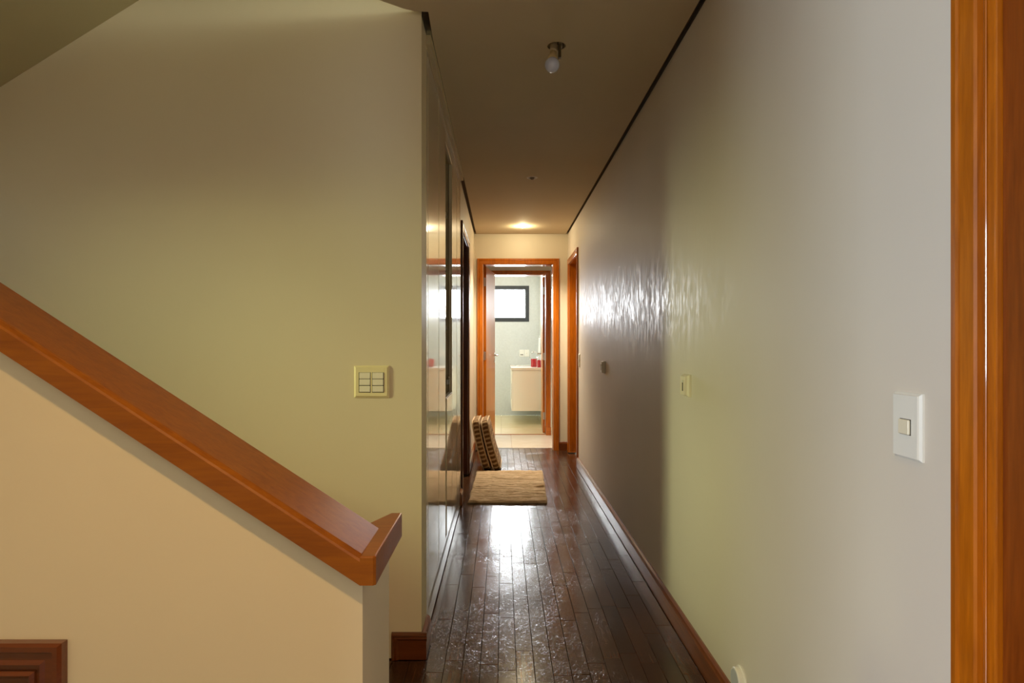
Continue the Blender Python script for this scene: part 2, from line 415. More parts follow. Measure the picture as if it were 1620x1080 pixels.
# baseboards
BP = [(0, 0), (0, .018), (.078, .018), (.084, .015), (.093, .013), (.10, .006), (.10, 0)]   # (height, out)
def baseboard(name, p0, p1, nrm, label, mat, parent=None):
    bm = bmesh.new(); p0 = Vector(p0); p1 = Vector(p1); d = p1-p0; nrm = Vector(nrm)
    r0 = [bm.verts.new(p0+nrm*o_+Vector((0, 0, h))) for h, o_ in BP]; r1 = [bm.verts.new(p1+nrm*o_+Vector((0, 0, h))) for h, o_ in BP]
    k = len(BP)
    for j in range(k): bm.faces.new((r0[j], r0[(j+1) % k], r1[(j+1) % k], r1[j]))
    bm.faces.new(r0[::-1]); bm.faces.new(r1)
    o = obj(name, bm, mat, parent)
    if not parent: tag(o, label, kind='structure')
    return o
bl = baseboard('baseboard_right', (XR, 1.03, 0), (XR, 6.19, 0), (-1, 0, 0), 'moulded brown wooden baseboard along the right wall', M['base'])
baseboard('baseboard_end', (.645, YE, 0), (XR, YE, 0), (0, -1, 0), 'short brown baseboard right of the end doorway', M['baseX'])
baseboard('baseboard_left', (-.322, 4.715, 0), (-.322, 4.868, 0), (1, 0, 0), 'stub of brown baseboard between the cupboards and the left door', M['base'])
baseboard('baseboard_left.001', (-.322, 5.905, 0), (-.322, YE, 0), (1, 0, 0), 'brown baseboard on the left wall behind the cushions', M['base'])
# skirting round the pier: flat board with a mitred moulding along its top and left edge
sk = thing('baseboard_pier', 'dark brown moulded skirting wrapped round the foot of the stair wall', None, (-.36, 2.41, 0), kind='structure')
box('board', (-.424, XL+.02, 2.408, 2.4195, 0, .098), M['baseX'], sk)
bm = bmesh.new()
MP = [(0, 0), (0, .008), (.003, .019), (.008, .021), (.013, .016), (.020, .018), (.031, .010), (.031, 0)]
sweep(bm, [(-.424, 0), (-.424, .101), (XL+.022, .101)], [(-a, b) for a, b in MP], (0, 2.42, 0), (1, 0, 0), (0, 0, 1), (0, -1, 0))
obj('moulding', bm, M['baseX'], sk)
baseboard('side_board', (XL+.001, 2.418, 0), (XL+.001, 2.578, 0), (1, 0, 0), '', M['base'], sk)

# ------------------------------------------------------------------ doors
AP = [(0, 0), (0, .014), (.004, .017), (.015, .018), (.0175, .0125), (.0205, .0125), (.023, .016), (.047, .013), (.051, .010), (.051, 0)]  # across the architrave, from the outer edge
def arch_prof(w, t=.018):
    k = w/.051; return [(a*k, b*t/.018) for a, b in AP]
def architrave(parent, plane, c, a0, a1, ztop, w, mats, side):
    """outer edges a0..a1 along the wall, ztop outer; plane 'x' wall at x=c, 'y' wall at y=c; side +-1 = outward normal"""
    bm = bmesh.new(); pr = [(-a, b) for a, b in arch_prof(w)]
    path = [(a0, 0), (a0, ztop), (a1, ztop), (a1, 0)]
    if plane == 'y': sweep(bm, path, pr, (0, c, 0), (1, 0, 0), (0, 0, 1), (0, side, 0))
    else: sweep(bm, path, pr, (c, 0, 0), (0, 1, 0), (0, 0, 1), (side, 0, 0))
    return obj('architrave', bm, mats, parent)
def jamb(parent, plane, c0, c1, a0, a1, ztop, mat, t=.022):
    L = [(a0, a0+t, 0, ztop), (a1-t, a1, 0, ztop), (a0+t, a1-t, ztop-t, ztop)]
    bm = bmesh.new()
    for p, q, r, s in L:
        if plane == 'y': bx(bm, p, q, c0, c1, r, s, .001, 1)
        else: bx(bm, c0, c1, p, q, r, s, .001, 1)
    return obj('jamb', bm, mat, parent)
def lever(parent, org, u, n, flip=1):
    """lever handle on a face: org on the face, u = direction the lever points, n = outward normal"""
    org, u, n = Vector(org), Vector(u), Vector(n)
    rot = n.to_track_quat('Z', 'Y').to_matrix().to_4x4()
    bm = bmesh.new()
    lathe(bm, [(0, .008), (.022, .008), (.026, .004), (.026, 0)], Matrix.Translation(org) @ rot, 24)
    lathe(bm, [(0, .006), (.018, .006), (.021, .003), (.021, 0)], Matrix.Translation(org-Vector((0, 0, .075))) @ rot, 20)
    tube(bm, [org+n*.002, org+n*.030, org+n*.045+u*.006, org+n*.050+u*.02, org+n*.050+u*.115, org+n*.046+u*.124], [.009, .009, .009, .0085, .0085, .006], 12)
    o = obj('handle', bm, M['chrome'], parent, True); return o

# door_1: end of corridor, opened into the lobby
d1 = thing('door_1', 'open honey-coloured door and brown frame at the end of the corridor', None, (.177, YE, 0), kind='structure')
architrave(d1, 'y', YE, -.288, .642, 2.178, .064, M['woodZ'], -1)
jamb(d1, 'y', YE+.001, YE2, -.2225, .5765, 2.1155, M['woodZ'], .006)
def leaf(parent, hinge, ang, L, H, th, mat, hinges, edge_mat=None, side=1):
    """leaf from the hinge point, running along +Y rotated by ang about z (towards +x); thickness to -x (side=1)"""
    R = Matrix.Translation(hinge) @ Matrix.Rotation(-ang, 4, 'Z')
    bm = bmesh.new(); bx(bm, -th if side > 0 else 0, 0 if side > 0 else th, 0, L, .008, H, .0015, 1)
    bmesh.ops.transform(bm, matrix=R, verts=bm.verts[:])
    lf = obj('door_leaf', bm, mat, parent)
    e = bmesh.new(); a, b = (-th, 0) if side > 0 else (0, th)
    bx(e, a-.0008, b+.0004, -.0022, -.0001, .008, H); bmesh.ops.transform(e, matrix=R, verts=e.verts[:])
    obj('edge_band', e, edge_mat or M['woodZ'], lf)
    for z in hinges:
        h = bmesh.new(); bx(h, a+.002, b-.002, -.0045, -.0018, z-.048, z+.048, .001, 1)
        bmesh.ops.transform(h, matrix=R, verts=h.verts[:]); hg = obj('hinge', h, M['steel'], lf)
        k = bmesh.new(); xk = a-.002 if side > 0 else b+.002
        lathe(k, [(0, -.05), (.005, -.05), (.005, .05), (0, .05)], Matrix.Translation((xk*.6, -.007, z)), 12)
        bmesh.ops.transform(k, matrix=R, verts=k.verts[:]); obj('pin', k, M['steel'], hg)
    return lf, R
a1 = math.atan2(.093, .76)
lf1, R1 = leaf(d1, (-.190, 7.36, 0), a1, .768, 2.112, .030, M['leaf'], (1.93, 1.07, .22))
nv = (R1.to_3x3() @ Vector((1, 0, 0))); uv = (R1.to_3x3() @ Vector((0, -1, 0)))
hp = R1 @ Vector((0, .70, 1.065))
lever(lf1, hp, uv, nv)
lever(lf1, R1 @ Vector((-.030, .70, 1.065)), uv, -nv)

# door_2: bathroom door, hinged on the right, opened into the bathroom
d2 = thing('door_2', 'bathroom doorway frame with its door opened flat to the right', None, (.18, YB, 0), kind='structure')
architrave(d2, 'y', YB, -.272, .638, 2.182, .056, M['woodZ'], -1)
jamb(d2, 'y', YB+.001, YB2, -.2215, .584, 2.1315, M['woodZ'], .006)
boxes('plinth', [(.580, .643, YB-.024, YB, 0, .105), (-.277, -.214, YB-.024, YB, 0, .105)], M['woodX'], d2, .002)
leaf(d2, (.546, 8.575, 0), math.radians(1.9), .76, 2.118, .030, M['leaf'], (1.93, 1.04, .235), side=-1)

# door_3: right wall, next to the end
d3 = thing('door_3', 'brown wooden door and frame in the right wall near its far end', None, (XR, 6.64, 0), kind='structure')
architrave(d3, 'x', XR, 6.19, 7.10, 2.155, .060, M['woodZ'], -1)
jamb(d3, 'x', XR+.001, XR+.149, 6.248, 7.042, 2.097, M['woodZ'], .006)
box('door_leaf', (XR+.085, XR+.12, 6.256, 7.034, .008, 2.088), M['leafdark'], d3, .002)
# door_4: left wall
d4 = thing('door_4', 'dark brown door and frame in the left wall beside the cushions', None, (-.322, 5.39, 0), kind='structure')
architrave(d4, 'x', -.322, 4.87, 5.90, 2.16, .060, M['walnut'], 1)
jamb(d4, 'x', -.471, -.323, 4.928, 5.842, 2.102, M['walnut'], .006)
box('door_leaf', (-.435, -.40, 4.936, 5.834, .008, 2.093), M['walnut'], d4, .002)
# door_5: beside the camera, right edge of the picture
d5 = thing('door_5', 'varnished reddish-brown door and moulded frame at the right edge', None, (XR, .57, 0), kind='structure')
architrave(d5, 'x', XR, .11, 1.028, 2.17, .052, M['woodZ'], -1)
jamb(d5, 'x', XR+.001, XR+.149, .158, .979, 2.122, M['woodZ'], .006)
boxes('door_stop', [(XR+.002, XR+.02, .955, .973, 0, 2.11)], M['woodZ'], d5, .003)
box('door_leaf', (XR+.012, XR+.047, .166, .955, .008, 2.113), M['leafdark'], d5, .002)

# ------------------------------------------------------------------ built-in cupboards along the left wall
cl = thing('built_in_cupboard', 'tall glossy cream built-in cupboard along the left of the corridor, with open shelf niche', 'cupboard', (-.32, 3.65, 0))
X0, XF = -.72, XL
boxes('body', [(X0, XF-.022, 2.58, 3.425, .0, 2.44), (X0, XF-.022, 3.425, 3.89, 0, .895), (X0, XF-.022, 3.425, 3.89, 2.315, 2.44), (X0, -.66, 3.425, 3.89, .895, 2.315), (X0, XF-.022, 3.89, 4.69, 0, 2.44)], M['niche'], cl)
box('end_stile', (XF-.021, XF, 2.5785, 2.622, 0, 2.43), M['lam'], cl, .001, 1)
box('end_stile', (XF-.021, XF-.004, 4.655, 4.69, 0, 2.43), M['lam'], cl, .001, 1)
box('plinth', (XF-.021, XF-.004, 2.625, 4.653, 0, .132), M['lam'], cl, .001, 1)
for y0, y1, z0, z1 in ((2.636, 3.064, .138, 2.40), (3.080, 3.436, .138, 2.40), (3.880, 4.268, .138, 2.40), (4.284, 4.645, .138, 2.40)):
    box('door', (XF-.0205, XF, y0, y1, z0, z1), M['lam'], cl, .0012, 1)
box('door', (XF-.021, XF, 3.520, 3.874, .138, .900), M['lam'], cl, .0012, 1)
boxes('shadow_gap', [(XF-.0216, XF-.0206, 2.60, 3.438, .134, 2.403), (XF-.0216, XF-.0206, 3.878, 4.66, .134, 2.403)], M['gap'], cl)  # dark plates behind the doors paint the shade of their gaps
box('fascia', (XF-.021, XF, 3.440, 3.876, 2.305, 2.40), M['lam'], cl, .0012, 1)
box('finger_groove', (XF-.0215, XF-.012, 3.439, 3.517, .138, .897), M['niche'], cl)
box('niche_edge', (XF-.021, XF+.002, 3.440, 3.876, .902, .912), M['white'], cl, .001, 1)
for z in (1.30, 1.652, 1.985): box('shelf', (-.66, XF-.03, 3.427, 3.888, z-.009, z+.009), M['lam'], cl, .001, 1)
box('cornice', (XF-.03, XF+.020, 2.56, 4.69, 2.415, 2.4545), M['niche'], cl, .002)
box('cornice', (XF-.021, XF+.003, 2.5785, 4.69, 2.404, 2.4148), M['niche'], cl, .002)
nk = thing('door_latch', 'small chrome and white latch inside the open shelf niche', 'latch', (-.34, 3.86, .97))
box('plate', (-.345, -.322, 3.8795, 3.8895, .955, .985), M['white'], nk, .002)
bm = bmesh.new(); tube(bm, [(-.335, 3.885, .992), (-.335, 3.868, .996), (-.325, 3.86, 1.004)], .005, 10); obj('bolt', bm, M['chrome'], nk, True)

# ------------------------------------------------------------------ staircase: parapet, handrail, steps
YP = 1.05; XP = -.2325; SL = .650
zr = lambda x: .855+(XP+.0-x)*SL            # top of the handrail above x
pw = bmesh.new()
prism(pw, [(-2.6, 0), (XP, 0), (XP, .806), (-2.6, .806+(XP+2.6)*SL)], 'y', YP, YP+.13)
prism(pw, [(XP-.045, 0), (XP, 0), (XP, .806), (XP-.045, .806)], 'y', YP+.13, YP+.245)
o = obj('wall_parapet', pw, M['wall']); tag(o, 'low sloping cream parapet wall beside the stairs', kind='structure')
hr = thing('handrail', 'thick varnished orange-brown wooden handrail capping the sloping parapet', 'handrail', (XP, 1.10, .81))
def rail_section():
    T = .0475; y0 = YP-.020; y1 = YP+.165-.016
    return [(y0, -T), (y0, -.009), (y0+.002, -.005), (y0+.006, -.003), (y0+.010, -.001), (y0+.014, 0), (y1-.012, 0), (y1-.004, -.003), (y1, -.010), (y1, -T)]
bm = bmesh.new(); sec = rail_section()
r0 = [bm.verts.new((XP, y, .855+z)) for y, z in sec]
xe = -2.55
r1 = [bm.verts.new((xe, y, zr(xe)+z)) for y, z in sec]
r2 = None
k = len(sec)
for j in range(k): bm.faces.new((r0[j], r0[(j+1) % k], r1[(j+1) % k], r1[j]))
bm.faces.new(r0[::-1]); bm.faces.new(r1)
obj('rail', bm, M['rail'], hr)
bm = bmesh.new()   # level cap across the end of the wall
pl = [(XP, YP-.020), (-.211, YP-.020), (-.207, YP-.016), (-.2065, YP+.247), (-.2085, YP+.2485), (-.2285, YP+.2485), (-.262, YP+.165), (-.262, YP+.13), (XP, YP+.13)]
prism(bm, pl, 'z', .8075, .855)
es = [e for e in bm.edges if all(abs(v.co.z-.855) < 1e-5 for v in e.verts)]
bmesh.ops.bevel(bm, geom=es, offset=.0025, segments=2, affect='EDGES', profile=.5)
obj('end_cap', bm, M['rail'], hr)
# steps behind the parapet
sc_ = thing('staircase', 'stairs rising to the left behind the parapet', 'stairs', (-.45, 1.8, 0))
for i in range(6):
    xr = -.462-.262*i; z = .17*(i+1)
    box('riser', (xr-.02, xr, YP+.25 if i == 0 else YP+.132, 2.405, z-.17 if i == 0 else z-.17, z-.031), M['wall'], sc_)
    box('tread', (xr-.28, xr+.018, YP+.25 if i == 0 else YP+.132, 2.405, z-.03, z), M['woodX'], sc_, .004)
# cupboard frame low in the parapet
cb = thing('hatch_door', 'dark wooden panelled hatch door set low in the parapet at bottom left', 'hatch', (-.95, 1.04, .2))
bm = bmesh.new()
CP = [(0, 0), (0, .014), (.004, .020), (.012, .020), (.016, .013), (.028, .013), (.034, .017), (.038, .008), (.038, 0)]
sweep(bm, [(-1.20, .06), (-1.20, .711), (-.722, .711), (-.722, .06), (-1.20, .06)], [(-a, b) for a, b in CP], (0, YP-.001, 0), (1, 0, 0), (0, 0, 1), (0, -1, 0))
obj('frame', bm, M['baseX'], cb)
box('panel', (-1.165, -.757, YP-.009, YP-.001, .095, .676), M['baseX'], cb)
bm = bmesh.new(); sweep(bm, [(-1.155, .105), (-1.155, .664), (-.768, .664), (-.768, .105), (-1.155, .105)], [(0, 0), (-.0, .004), (-.005, .009), (-.011, .004), (-.011, 0)], (0, YP-.009, 0), (1, 0, 0), (0, 0, 1), (0, -1, 0))
obj('panel_bead', bm, M['baseX'], cb)

# ------------------------------------------------------------------ switches
def plate_local(w, h, t, bev, steps=False):
    bm = bmesh.new()
    # base lies in local x (width), z (height), y outwards negative
    prof = [(w/2, h/2, 0), (w/2, h/2, t*.35), (w/2-bev, h/2-bev, t*.7), (w/2-bev*1.2, h/2-bev*1.2, t)]
    rings = [[bm.verts.new((sx*a, -d, sz*b)) for sx, sz in ((-1, -1), (1, -1), (1, 1), (-1, 1))] for a, b, d in prof]
    for r0, r1 in zip(rings, rings[1:]):
        for j in range(4): bm.faces.new((r0[j], r0[(j+1) % 4], r1[(j+1) % 4], r1[j]))
    bm.faces.new(rings[0][::-1]); bm.faces.new(rings[-1]); return bm
def switch(name, label, cat, loc, rz, w, h, t, bev, mat, parts, group=None):
    r = thing(name, label, cat, loc, group); r.rotation_euler = (0, 0, rz); bpy.context.view_layer.update()
    bm = plate_local(w, h, t, bev); Mx = Matrix.Translation(loc) @ Matrix.Rotation(rz, 4, 'Z')
    bmesh.ops.transform(bm, matrix=Mx, verts=bm.verts[:]); obj('plate', bm, mat, r)
    for nm, d, m_, b in parts:
        bm = bmesh.new(); bx(bm, *d, bev=b, seg=1); bmesh.ops.transform(bm, matrix=Mx, verts=bm.verts[:]); obj(nm, bm, m_, r)
    return r
# six-key plate on the frontal wall : px 560..616 x 578..629
W6 = .134; H6 = .123
ps = [('gap_plate', (-.048, .048, -.0105, -.0085, -.041, .036), M['gap'], 0)]
for cx in (-.0245, .0255):
    for cz in (.0235, -.0015, -.027):
        ps.append(('rocker', (cx-.0205, cx+.0205, -.0135, -.009, cz-.0115, cz+.0115), M['plastic'], .001))
ps.append(('centre_bar', (-.002, .003, -.0118, -.009, -.041, .036), M['plasticY'], 0))
switch('light_switch', 'square yellowed light switch with six keys on the wall behind the stairs', 'switch', ((588.3-795)*2.42/1000, 2.42, CAMH-(603.5-545)*2.42/1000), 0, W6, H6, .010, .006, M['plasticY'], ps)
# near single switch on the right wall (faces -X : rz = +90deg maps local -y to +x ... use -90)
RZ = -PI/2
switch('light_switch', 'large white light switch with one key on the right wall, nearest the right-hand door', 'switch', (XR, 1.152, 1.2-.1285*1.15), RZ, .078, .121, .010, .004, M['white'],
       [('gap_plate', (-.0135, .0175, -.0104, -.0095, -.016, .013), M['gap'], 0), ('rocker', (-.0125, .0165, -.0150, -.0098, -.015, .012), M['plastic'], .0015)])
switch('dimmer_switch', 'small cream slide dimmer on the right wall, in the greenish patch of light', 'switch', (XR, 2.525, 1.2-.0645*2.52), RZ, .078, .088, .024, .006, M['plastic'],
       [('slot', (-.004, .006, -.0248, -.0235, -.022, .014), M['gap'], 0), ('slider', (-.003, .008, -.0285, -.0238, .012, .021), M['white'], .001)])
switch('dimmer_switch', 'small cream slide dimmer further along the right wall, before the far door', 'switch', (XR, 4.61, 1.2-.0355*4.61), RZ, .085, .088, .026, .006, M['white'],  # whiter than the near dimmer, stands in for bathroom light on it
       [('slot', (-.004, .006, -.0268, -.0255, -.022, .014), M['gap'], 0), ('slider', (-.003, .008, -.0305, -.0258, .012, .021), M['white'], .001)])
switch('light_switch', 'flat beige light switch on the right wall, just before the far door frame', 'switch', (XR, 6.09, 1.2-.0245*6.1), RZ, .075, .121, .009, .004, M['plastic'],
       [('rocker', (-.012, .012, -.0125, -.0085, -.014, .014), M['white'], .001)])
ca = thing('cable_cover', 'round white plastic wall cap just above the right baseboard', 'cover', (XR, 1.965, .16))
bm = bmesh.new(); Rx = Matrix.Translation((XR, 1.965, .158)) @ Matrix.Rotation(-PI/2, 4, 'Y')
lathe(bm, [(.0425, 0), (.0425, .004), (.038, .005), (.0375, .019), (.036, .0215), (0, .0215)], Rx, 40); obj('cap', bm, M['white'], ca)
bm = bmesh.new(); lathe(bm, [(.032, .0210), (.032, .0225), (0, .0225)], Rx, 40); obj('disc', bm, plain('pale_grey_plastic', (.55, .58, .62), .3), ca)

# ------------------------------------------------------------------ lights on the ceiling
def Mt(x, y, z): return Matrix.Translation((x, y, z))
bh = thing('bare_bulb', 'unlit white bulb hanging crooked from a hole in the ceiling', 'light bulb', (.22, 2.65, CZ))
P0 = Vector((.219, 2.665, CZ+.045)); P1 = Vector((.205, 2.605, 2.358)); ax = (P1-P0).normalized()
Rb = Matrix.Translation(P0) @ ax.to_track_quat('Z', 'Y').to_matrix().to_4x4(); Lb = (P1-P0).length
sock = plain('beige_socket', (.52, .42, .27), .45)
bm = bmesh.new(); lathe(bm, [(0, 0), (.014, 0), (.0145, Lb-.075), (.0155, Lb-.073), (.0155, Lb-.060), (0, Lb-.060)], Rb, 24); obj('lampholder', bm, sock, bh, True)
bm = bmesh.new(); lathe(bm, [(0, Lb-.0595), (.0145, Lb-.0595), (.0160, Lb-.040), (.0225, Lb-.018), (.0225, Lb-.014), (0, Lb-.014)], Rb, 32); obj('bulb_neck', bm, plain('bulb_collar', (.60, .47, .28), .4), bh, True)
bm = bmesh.new(); rg = .0305
lathe(bm, [(.0222, Lb-.0145)]+[(rg*math.sin(a), Lb+.008-rg*math.cos(a)) for a in [math.radians(d) for d in range(52, 180, 8)]]+[(0, Lb+.008+rg)], Rb, 32); obj('globe', bm, plain('white_globe', (.62, .68, .95), .25, 0, .5), bh, True)
bm = bmesh.new(); bx(bm, .232, .244, 2.628, 2.650, 2.395, 2.452, .002); obj('spring_clip', bm, plain('dark_metal', (.10, .07, .03), .5, .6), bh)
bm = bmesh.new(); bx(bm, .236, .252, 2.655, 2.675, CZ-.004, CZ+.02, .003); obj('wire_block', bm, sock, bh)
can = plain('can_inner', (.16, .12, .07), .6)
bm = bmesh.new(); lathe(bm, [(.0385, CZ+.001), (.0385, CZ+.06), (0, CZ+.06)], Mt(.227, 2.66, 0), 40); obj('ceiling_hole', bm, can, bh, True)
bm = bmesh.new()
tube(bm, [(.207, 2.66, CZ+.02), (.204, 2.64, CZ-.02), (.199, 2.62, CZ-.055), (.197, 2.61, CZ-.068)], .0028, 8); obj('wire', bm, M['gap'], bh, True)
def downlight(x, y, lit, label):
    t = thing('downlight', label, 'downlight', (x, y, CZ), None)
    ring = plain('downlight_ring', (.75, .70, .62), .3)
    bm = bmesh.new(); r = .046 if lit else .040
    lathe(bm, [(r, CZ-.0002), (r, CZ-.003), (r-.004, CZ-.005), (r-.014, CZ-.003), (r-.016, CZ+.012), (r-.018, CZ+.03)], Mt(x, y, 0), 40); obj('trim_ring', bm, ring, t, True)
    bm = bmesh.new(); lathe(bm, [(r-.018, CZ+.012), (.018, CZ+.045), (0, CZ+.05)], Mt(x, y, 0), 32); obj('reflector', bm, M['chrome'], t, True)
    bm = bmesh.new(); lathe(bm, [(0, CZ-.018), (.010, CZ-.015), (.017, CZ-.004), (.016, CZ+.012), (.014, CZ+.03), (0, CZ+.038)], Mt(x, y, 0), 24)
    obj('lamp', bm, glow('lit_lamp', (1, .82, .55), 260) if lit else plain('dark_lamp', (.25, .20, .15), .2), t, True)
    return t
downlight(.215, 6.70, True, 'small lit recessed downlight near the far end of the ceiling')
downlight(.223, 4.75, False, 'small unlit recessed downlight midway along the ceiling')
def point(name, loc, power, col, r=.03):
    l = bpy.data.lights.new(name, 'POINT'); l.energy = power; l.color = col; l.shadow_soft_size = r
    o = bpy.data.objects.new(name, l); C.objects.link(o); o.location = loc; return o
point('downlight_spill', (.215, 6.70, CZ-.035), 6, (1, .84, .50), .02)
sl_ = bpy.data.lights.new('downlight_beam', 'SPOT'); sl_.energy = 215; sl_.color = (1, .88, .66); sl_.spot_size = math.radians(110); sl_.spot_blend = 1; sl_.shadow_soft_size = .02
so = bpy.data.objects.new('downlight_beam', sl_); C.objects.link(so); so.location = (.215, 6.70, CZ-.03)
# lobby and bathroom have no lamp fitting, only the added bathroom fill
# warm ceiling lamp of the front room, behind the camera
fr = thing('ceiling_lamp', 'round warm ceiling lamp above the camera, out of view', 'lamp', (-.15, .20, CZ))
bm = bmesh.new(); lathe(bm, [(.10, CZ-.001), (.10, CZ-.02), (.06, CZ-.03), (0, CZ-.033)], Mt(-.15, .20, 0), 32); obj('diffuser', bm, glow('warm_diffuser', (1, .7, .4), 3), fr, True)
fl_ = bpy.data.lights.new('front_lamp_light', 'SPOT'); fl_.energy = 76; fl_.color = (1, .60, .22); fl_.spot_size = math.radians(84); fl_.spot_blend = 1; fl_.shadow_soft_size = .045
fo = bpy.data.objects.new('front_lamp_light', fl_); C.objects.link(fo); fo.location = (-.15, .20, CZ-.05); fo.rotation_euler = Vector((-.10, .48, -1)).to_track_quat('-Z', 'Y').to_euler()

# ------------------------------------------------------------------ rug
def rug():
    bm = bmesh.new(); nx, ny = 70, 230; X0_, X1_, Y0_, Y1_ = -.262, .340, 4.77, 5.94; g = []
    for j in range(ny+1):
        row = []
        v = j/ny; Y = Y0_+(Y1_-Y0_)*v
        for i in range(nx+1):
            u = i/nx; xl = X0_+.018*v+.006*noise.noise((Y*6, 0, 1)); xr = X1_+.040*v+.010*noise.noise((Y*6, 0, 7)); X = xl+(xr-xl)*u
            yy = Y+.012*noise.noise((X*5, Y*3, 3))
            rid = noise.noise((X*8, yy*48, 0)); big = noise.noise((X*5, yy*22, 5)); rid = 1-abs(rid)*2.6
            z = .014+.0075*rid+.007*big+.006*noise.noise((X*3, yy*3, 2))
            for cy, amp, uc in ((5.56, 1, .55), (5.27, .9, .95)):
                d = (Y-cy-.012*noise.noise((X*8, cy, 9)))/.014
                wgt = max(0, 1-abs(u-uc)/.62); z += amp*wgt*(.012*math.exp(-(d-1.2)**2)-.008*math.exp(-(d+.4)**2))
            ed = min(u, 1-u, v*2, (1-v)*2); z = max(z, .006) if ed > .004 else .004
            if u < .16 and v < .09: z += .013*(1-v/.09)*math.sin(u/.16*PI)
            row.append(bm.verts.new((X, yy, z)))
        g.append(row)
    for j in range(ny):
        for i in range(nx): bm.faces.new((g[j][i], g[j][i+1], g[j+1][i+1], g[j+1][i]))
    per = g[0]+[g[j][nx] for j in range(1, ny+1)]+g[ny][-2::-1]+[g[j][0] for j in range(ny-1, 0, -1)]
    low = [bm.verts.new((v.co.x, v.co.y, .0012)) for v in per]; n = len(per)
    for k in range(n): bm.faces.new((per[k], low[k], low[(k+1) % n], per[(k+1) % n]))
    bm.faces.new(low)
    t = NT('woven_cotton'); v = t.pos(scale=(1, 6, 1)); f = t.noise(v, 9, 5, .8, .65); f2 = t.noise(v, 60, 2)
    f = t.math('ADD', t.math('MULTIPLY', f, .7), t.math('MULTIPLY', f2, .3))
    t.set(Base_Color=t.ramp(f, [(.30, (.26, .15, .07)), (.44, (.62, .44, .26)), (.7, (.80, .61, .40))]), Roughness=.95, Normal=t.bump(f, .6, .004))  # darkest stop paints shade into the furrows between ridges
    o = obj('rug', bm, t.m, None, True); tag(o, 'small crumpled beige woven cotton rug on the dark floor', 'rug')
rug()

# ------------------------------------------------------------------ cushions
def gingham(name):
    t = NT(name); v = t.pos(coord='UV'); sp = t.n('ShaderNodeSeparateXYZ'); t.l(v, sp.inputs[0])
    def band(o_, per):
        s = t.math('SINE', t.math('MULTIPLY', o_, 2*PI/per)); return t.math('MULTIPLY', t.ramp(t.math('ADD', t.math('MULTIPLY', s, .5), .5), [(.32, (0, 0, 0)), (.5, (1, 1, 1))]), 1)
    a = band(sp.outputs[0], .040); b = t.math('SUBTRACT', 1, t.ramp(t.math('COSINE', t.math('MULTIPLY', sp.outputs[1], 2*PI/.062)), [(.55, (0, 0, 0)), (.88, (1, 1, 1))]))
    f = t.math('MULTIPLY', a, b)
    f = t.math('ADD', t.math('MULTIPLY', f, .8), t.math('MULTIPLY', t.noise(t.pos(), 90, 3), .25))
    t.set(Base_Color=t.ramp(f, [(.08, (.46, .31, .16)), (.35, (.32, .20, .09)), (.85, (.13, .06, .018))]), Roughness=.95, Normal=t.bump(t.noise(t.pos(), 240, 2), .5, .001))
    return t.m
MG = gingham('brown_gingham'); MS = plain('beige_piping', (.62, .47, .30), .9)
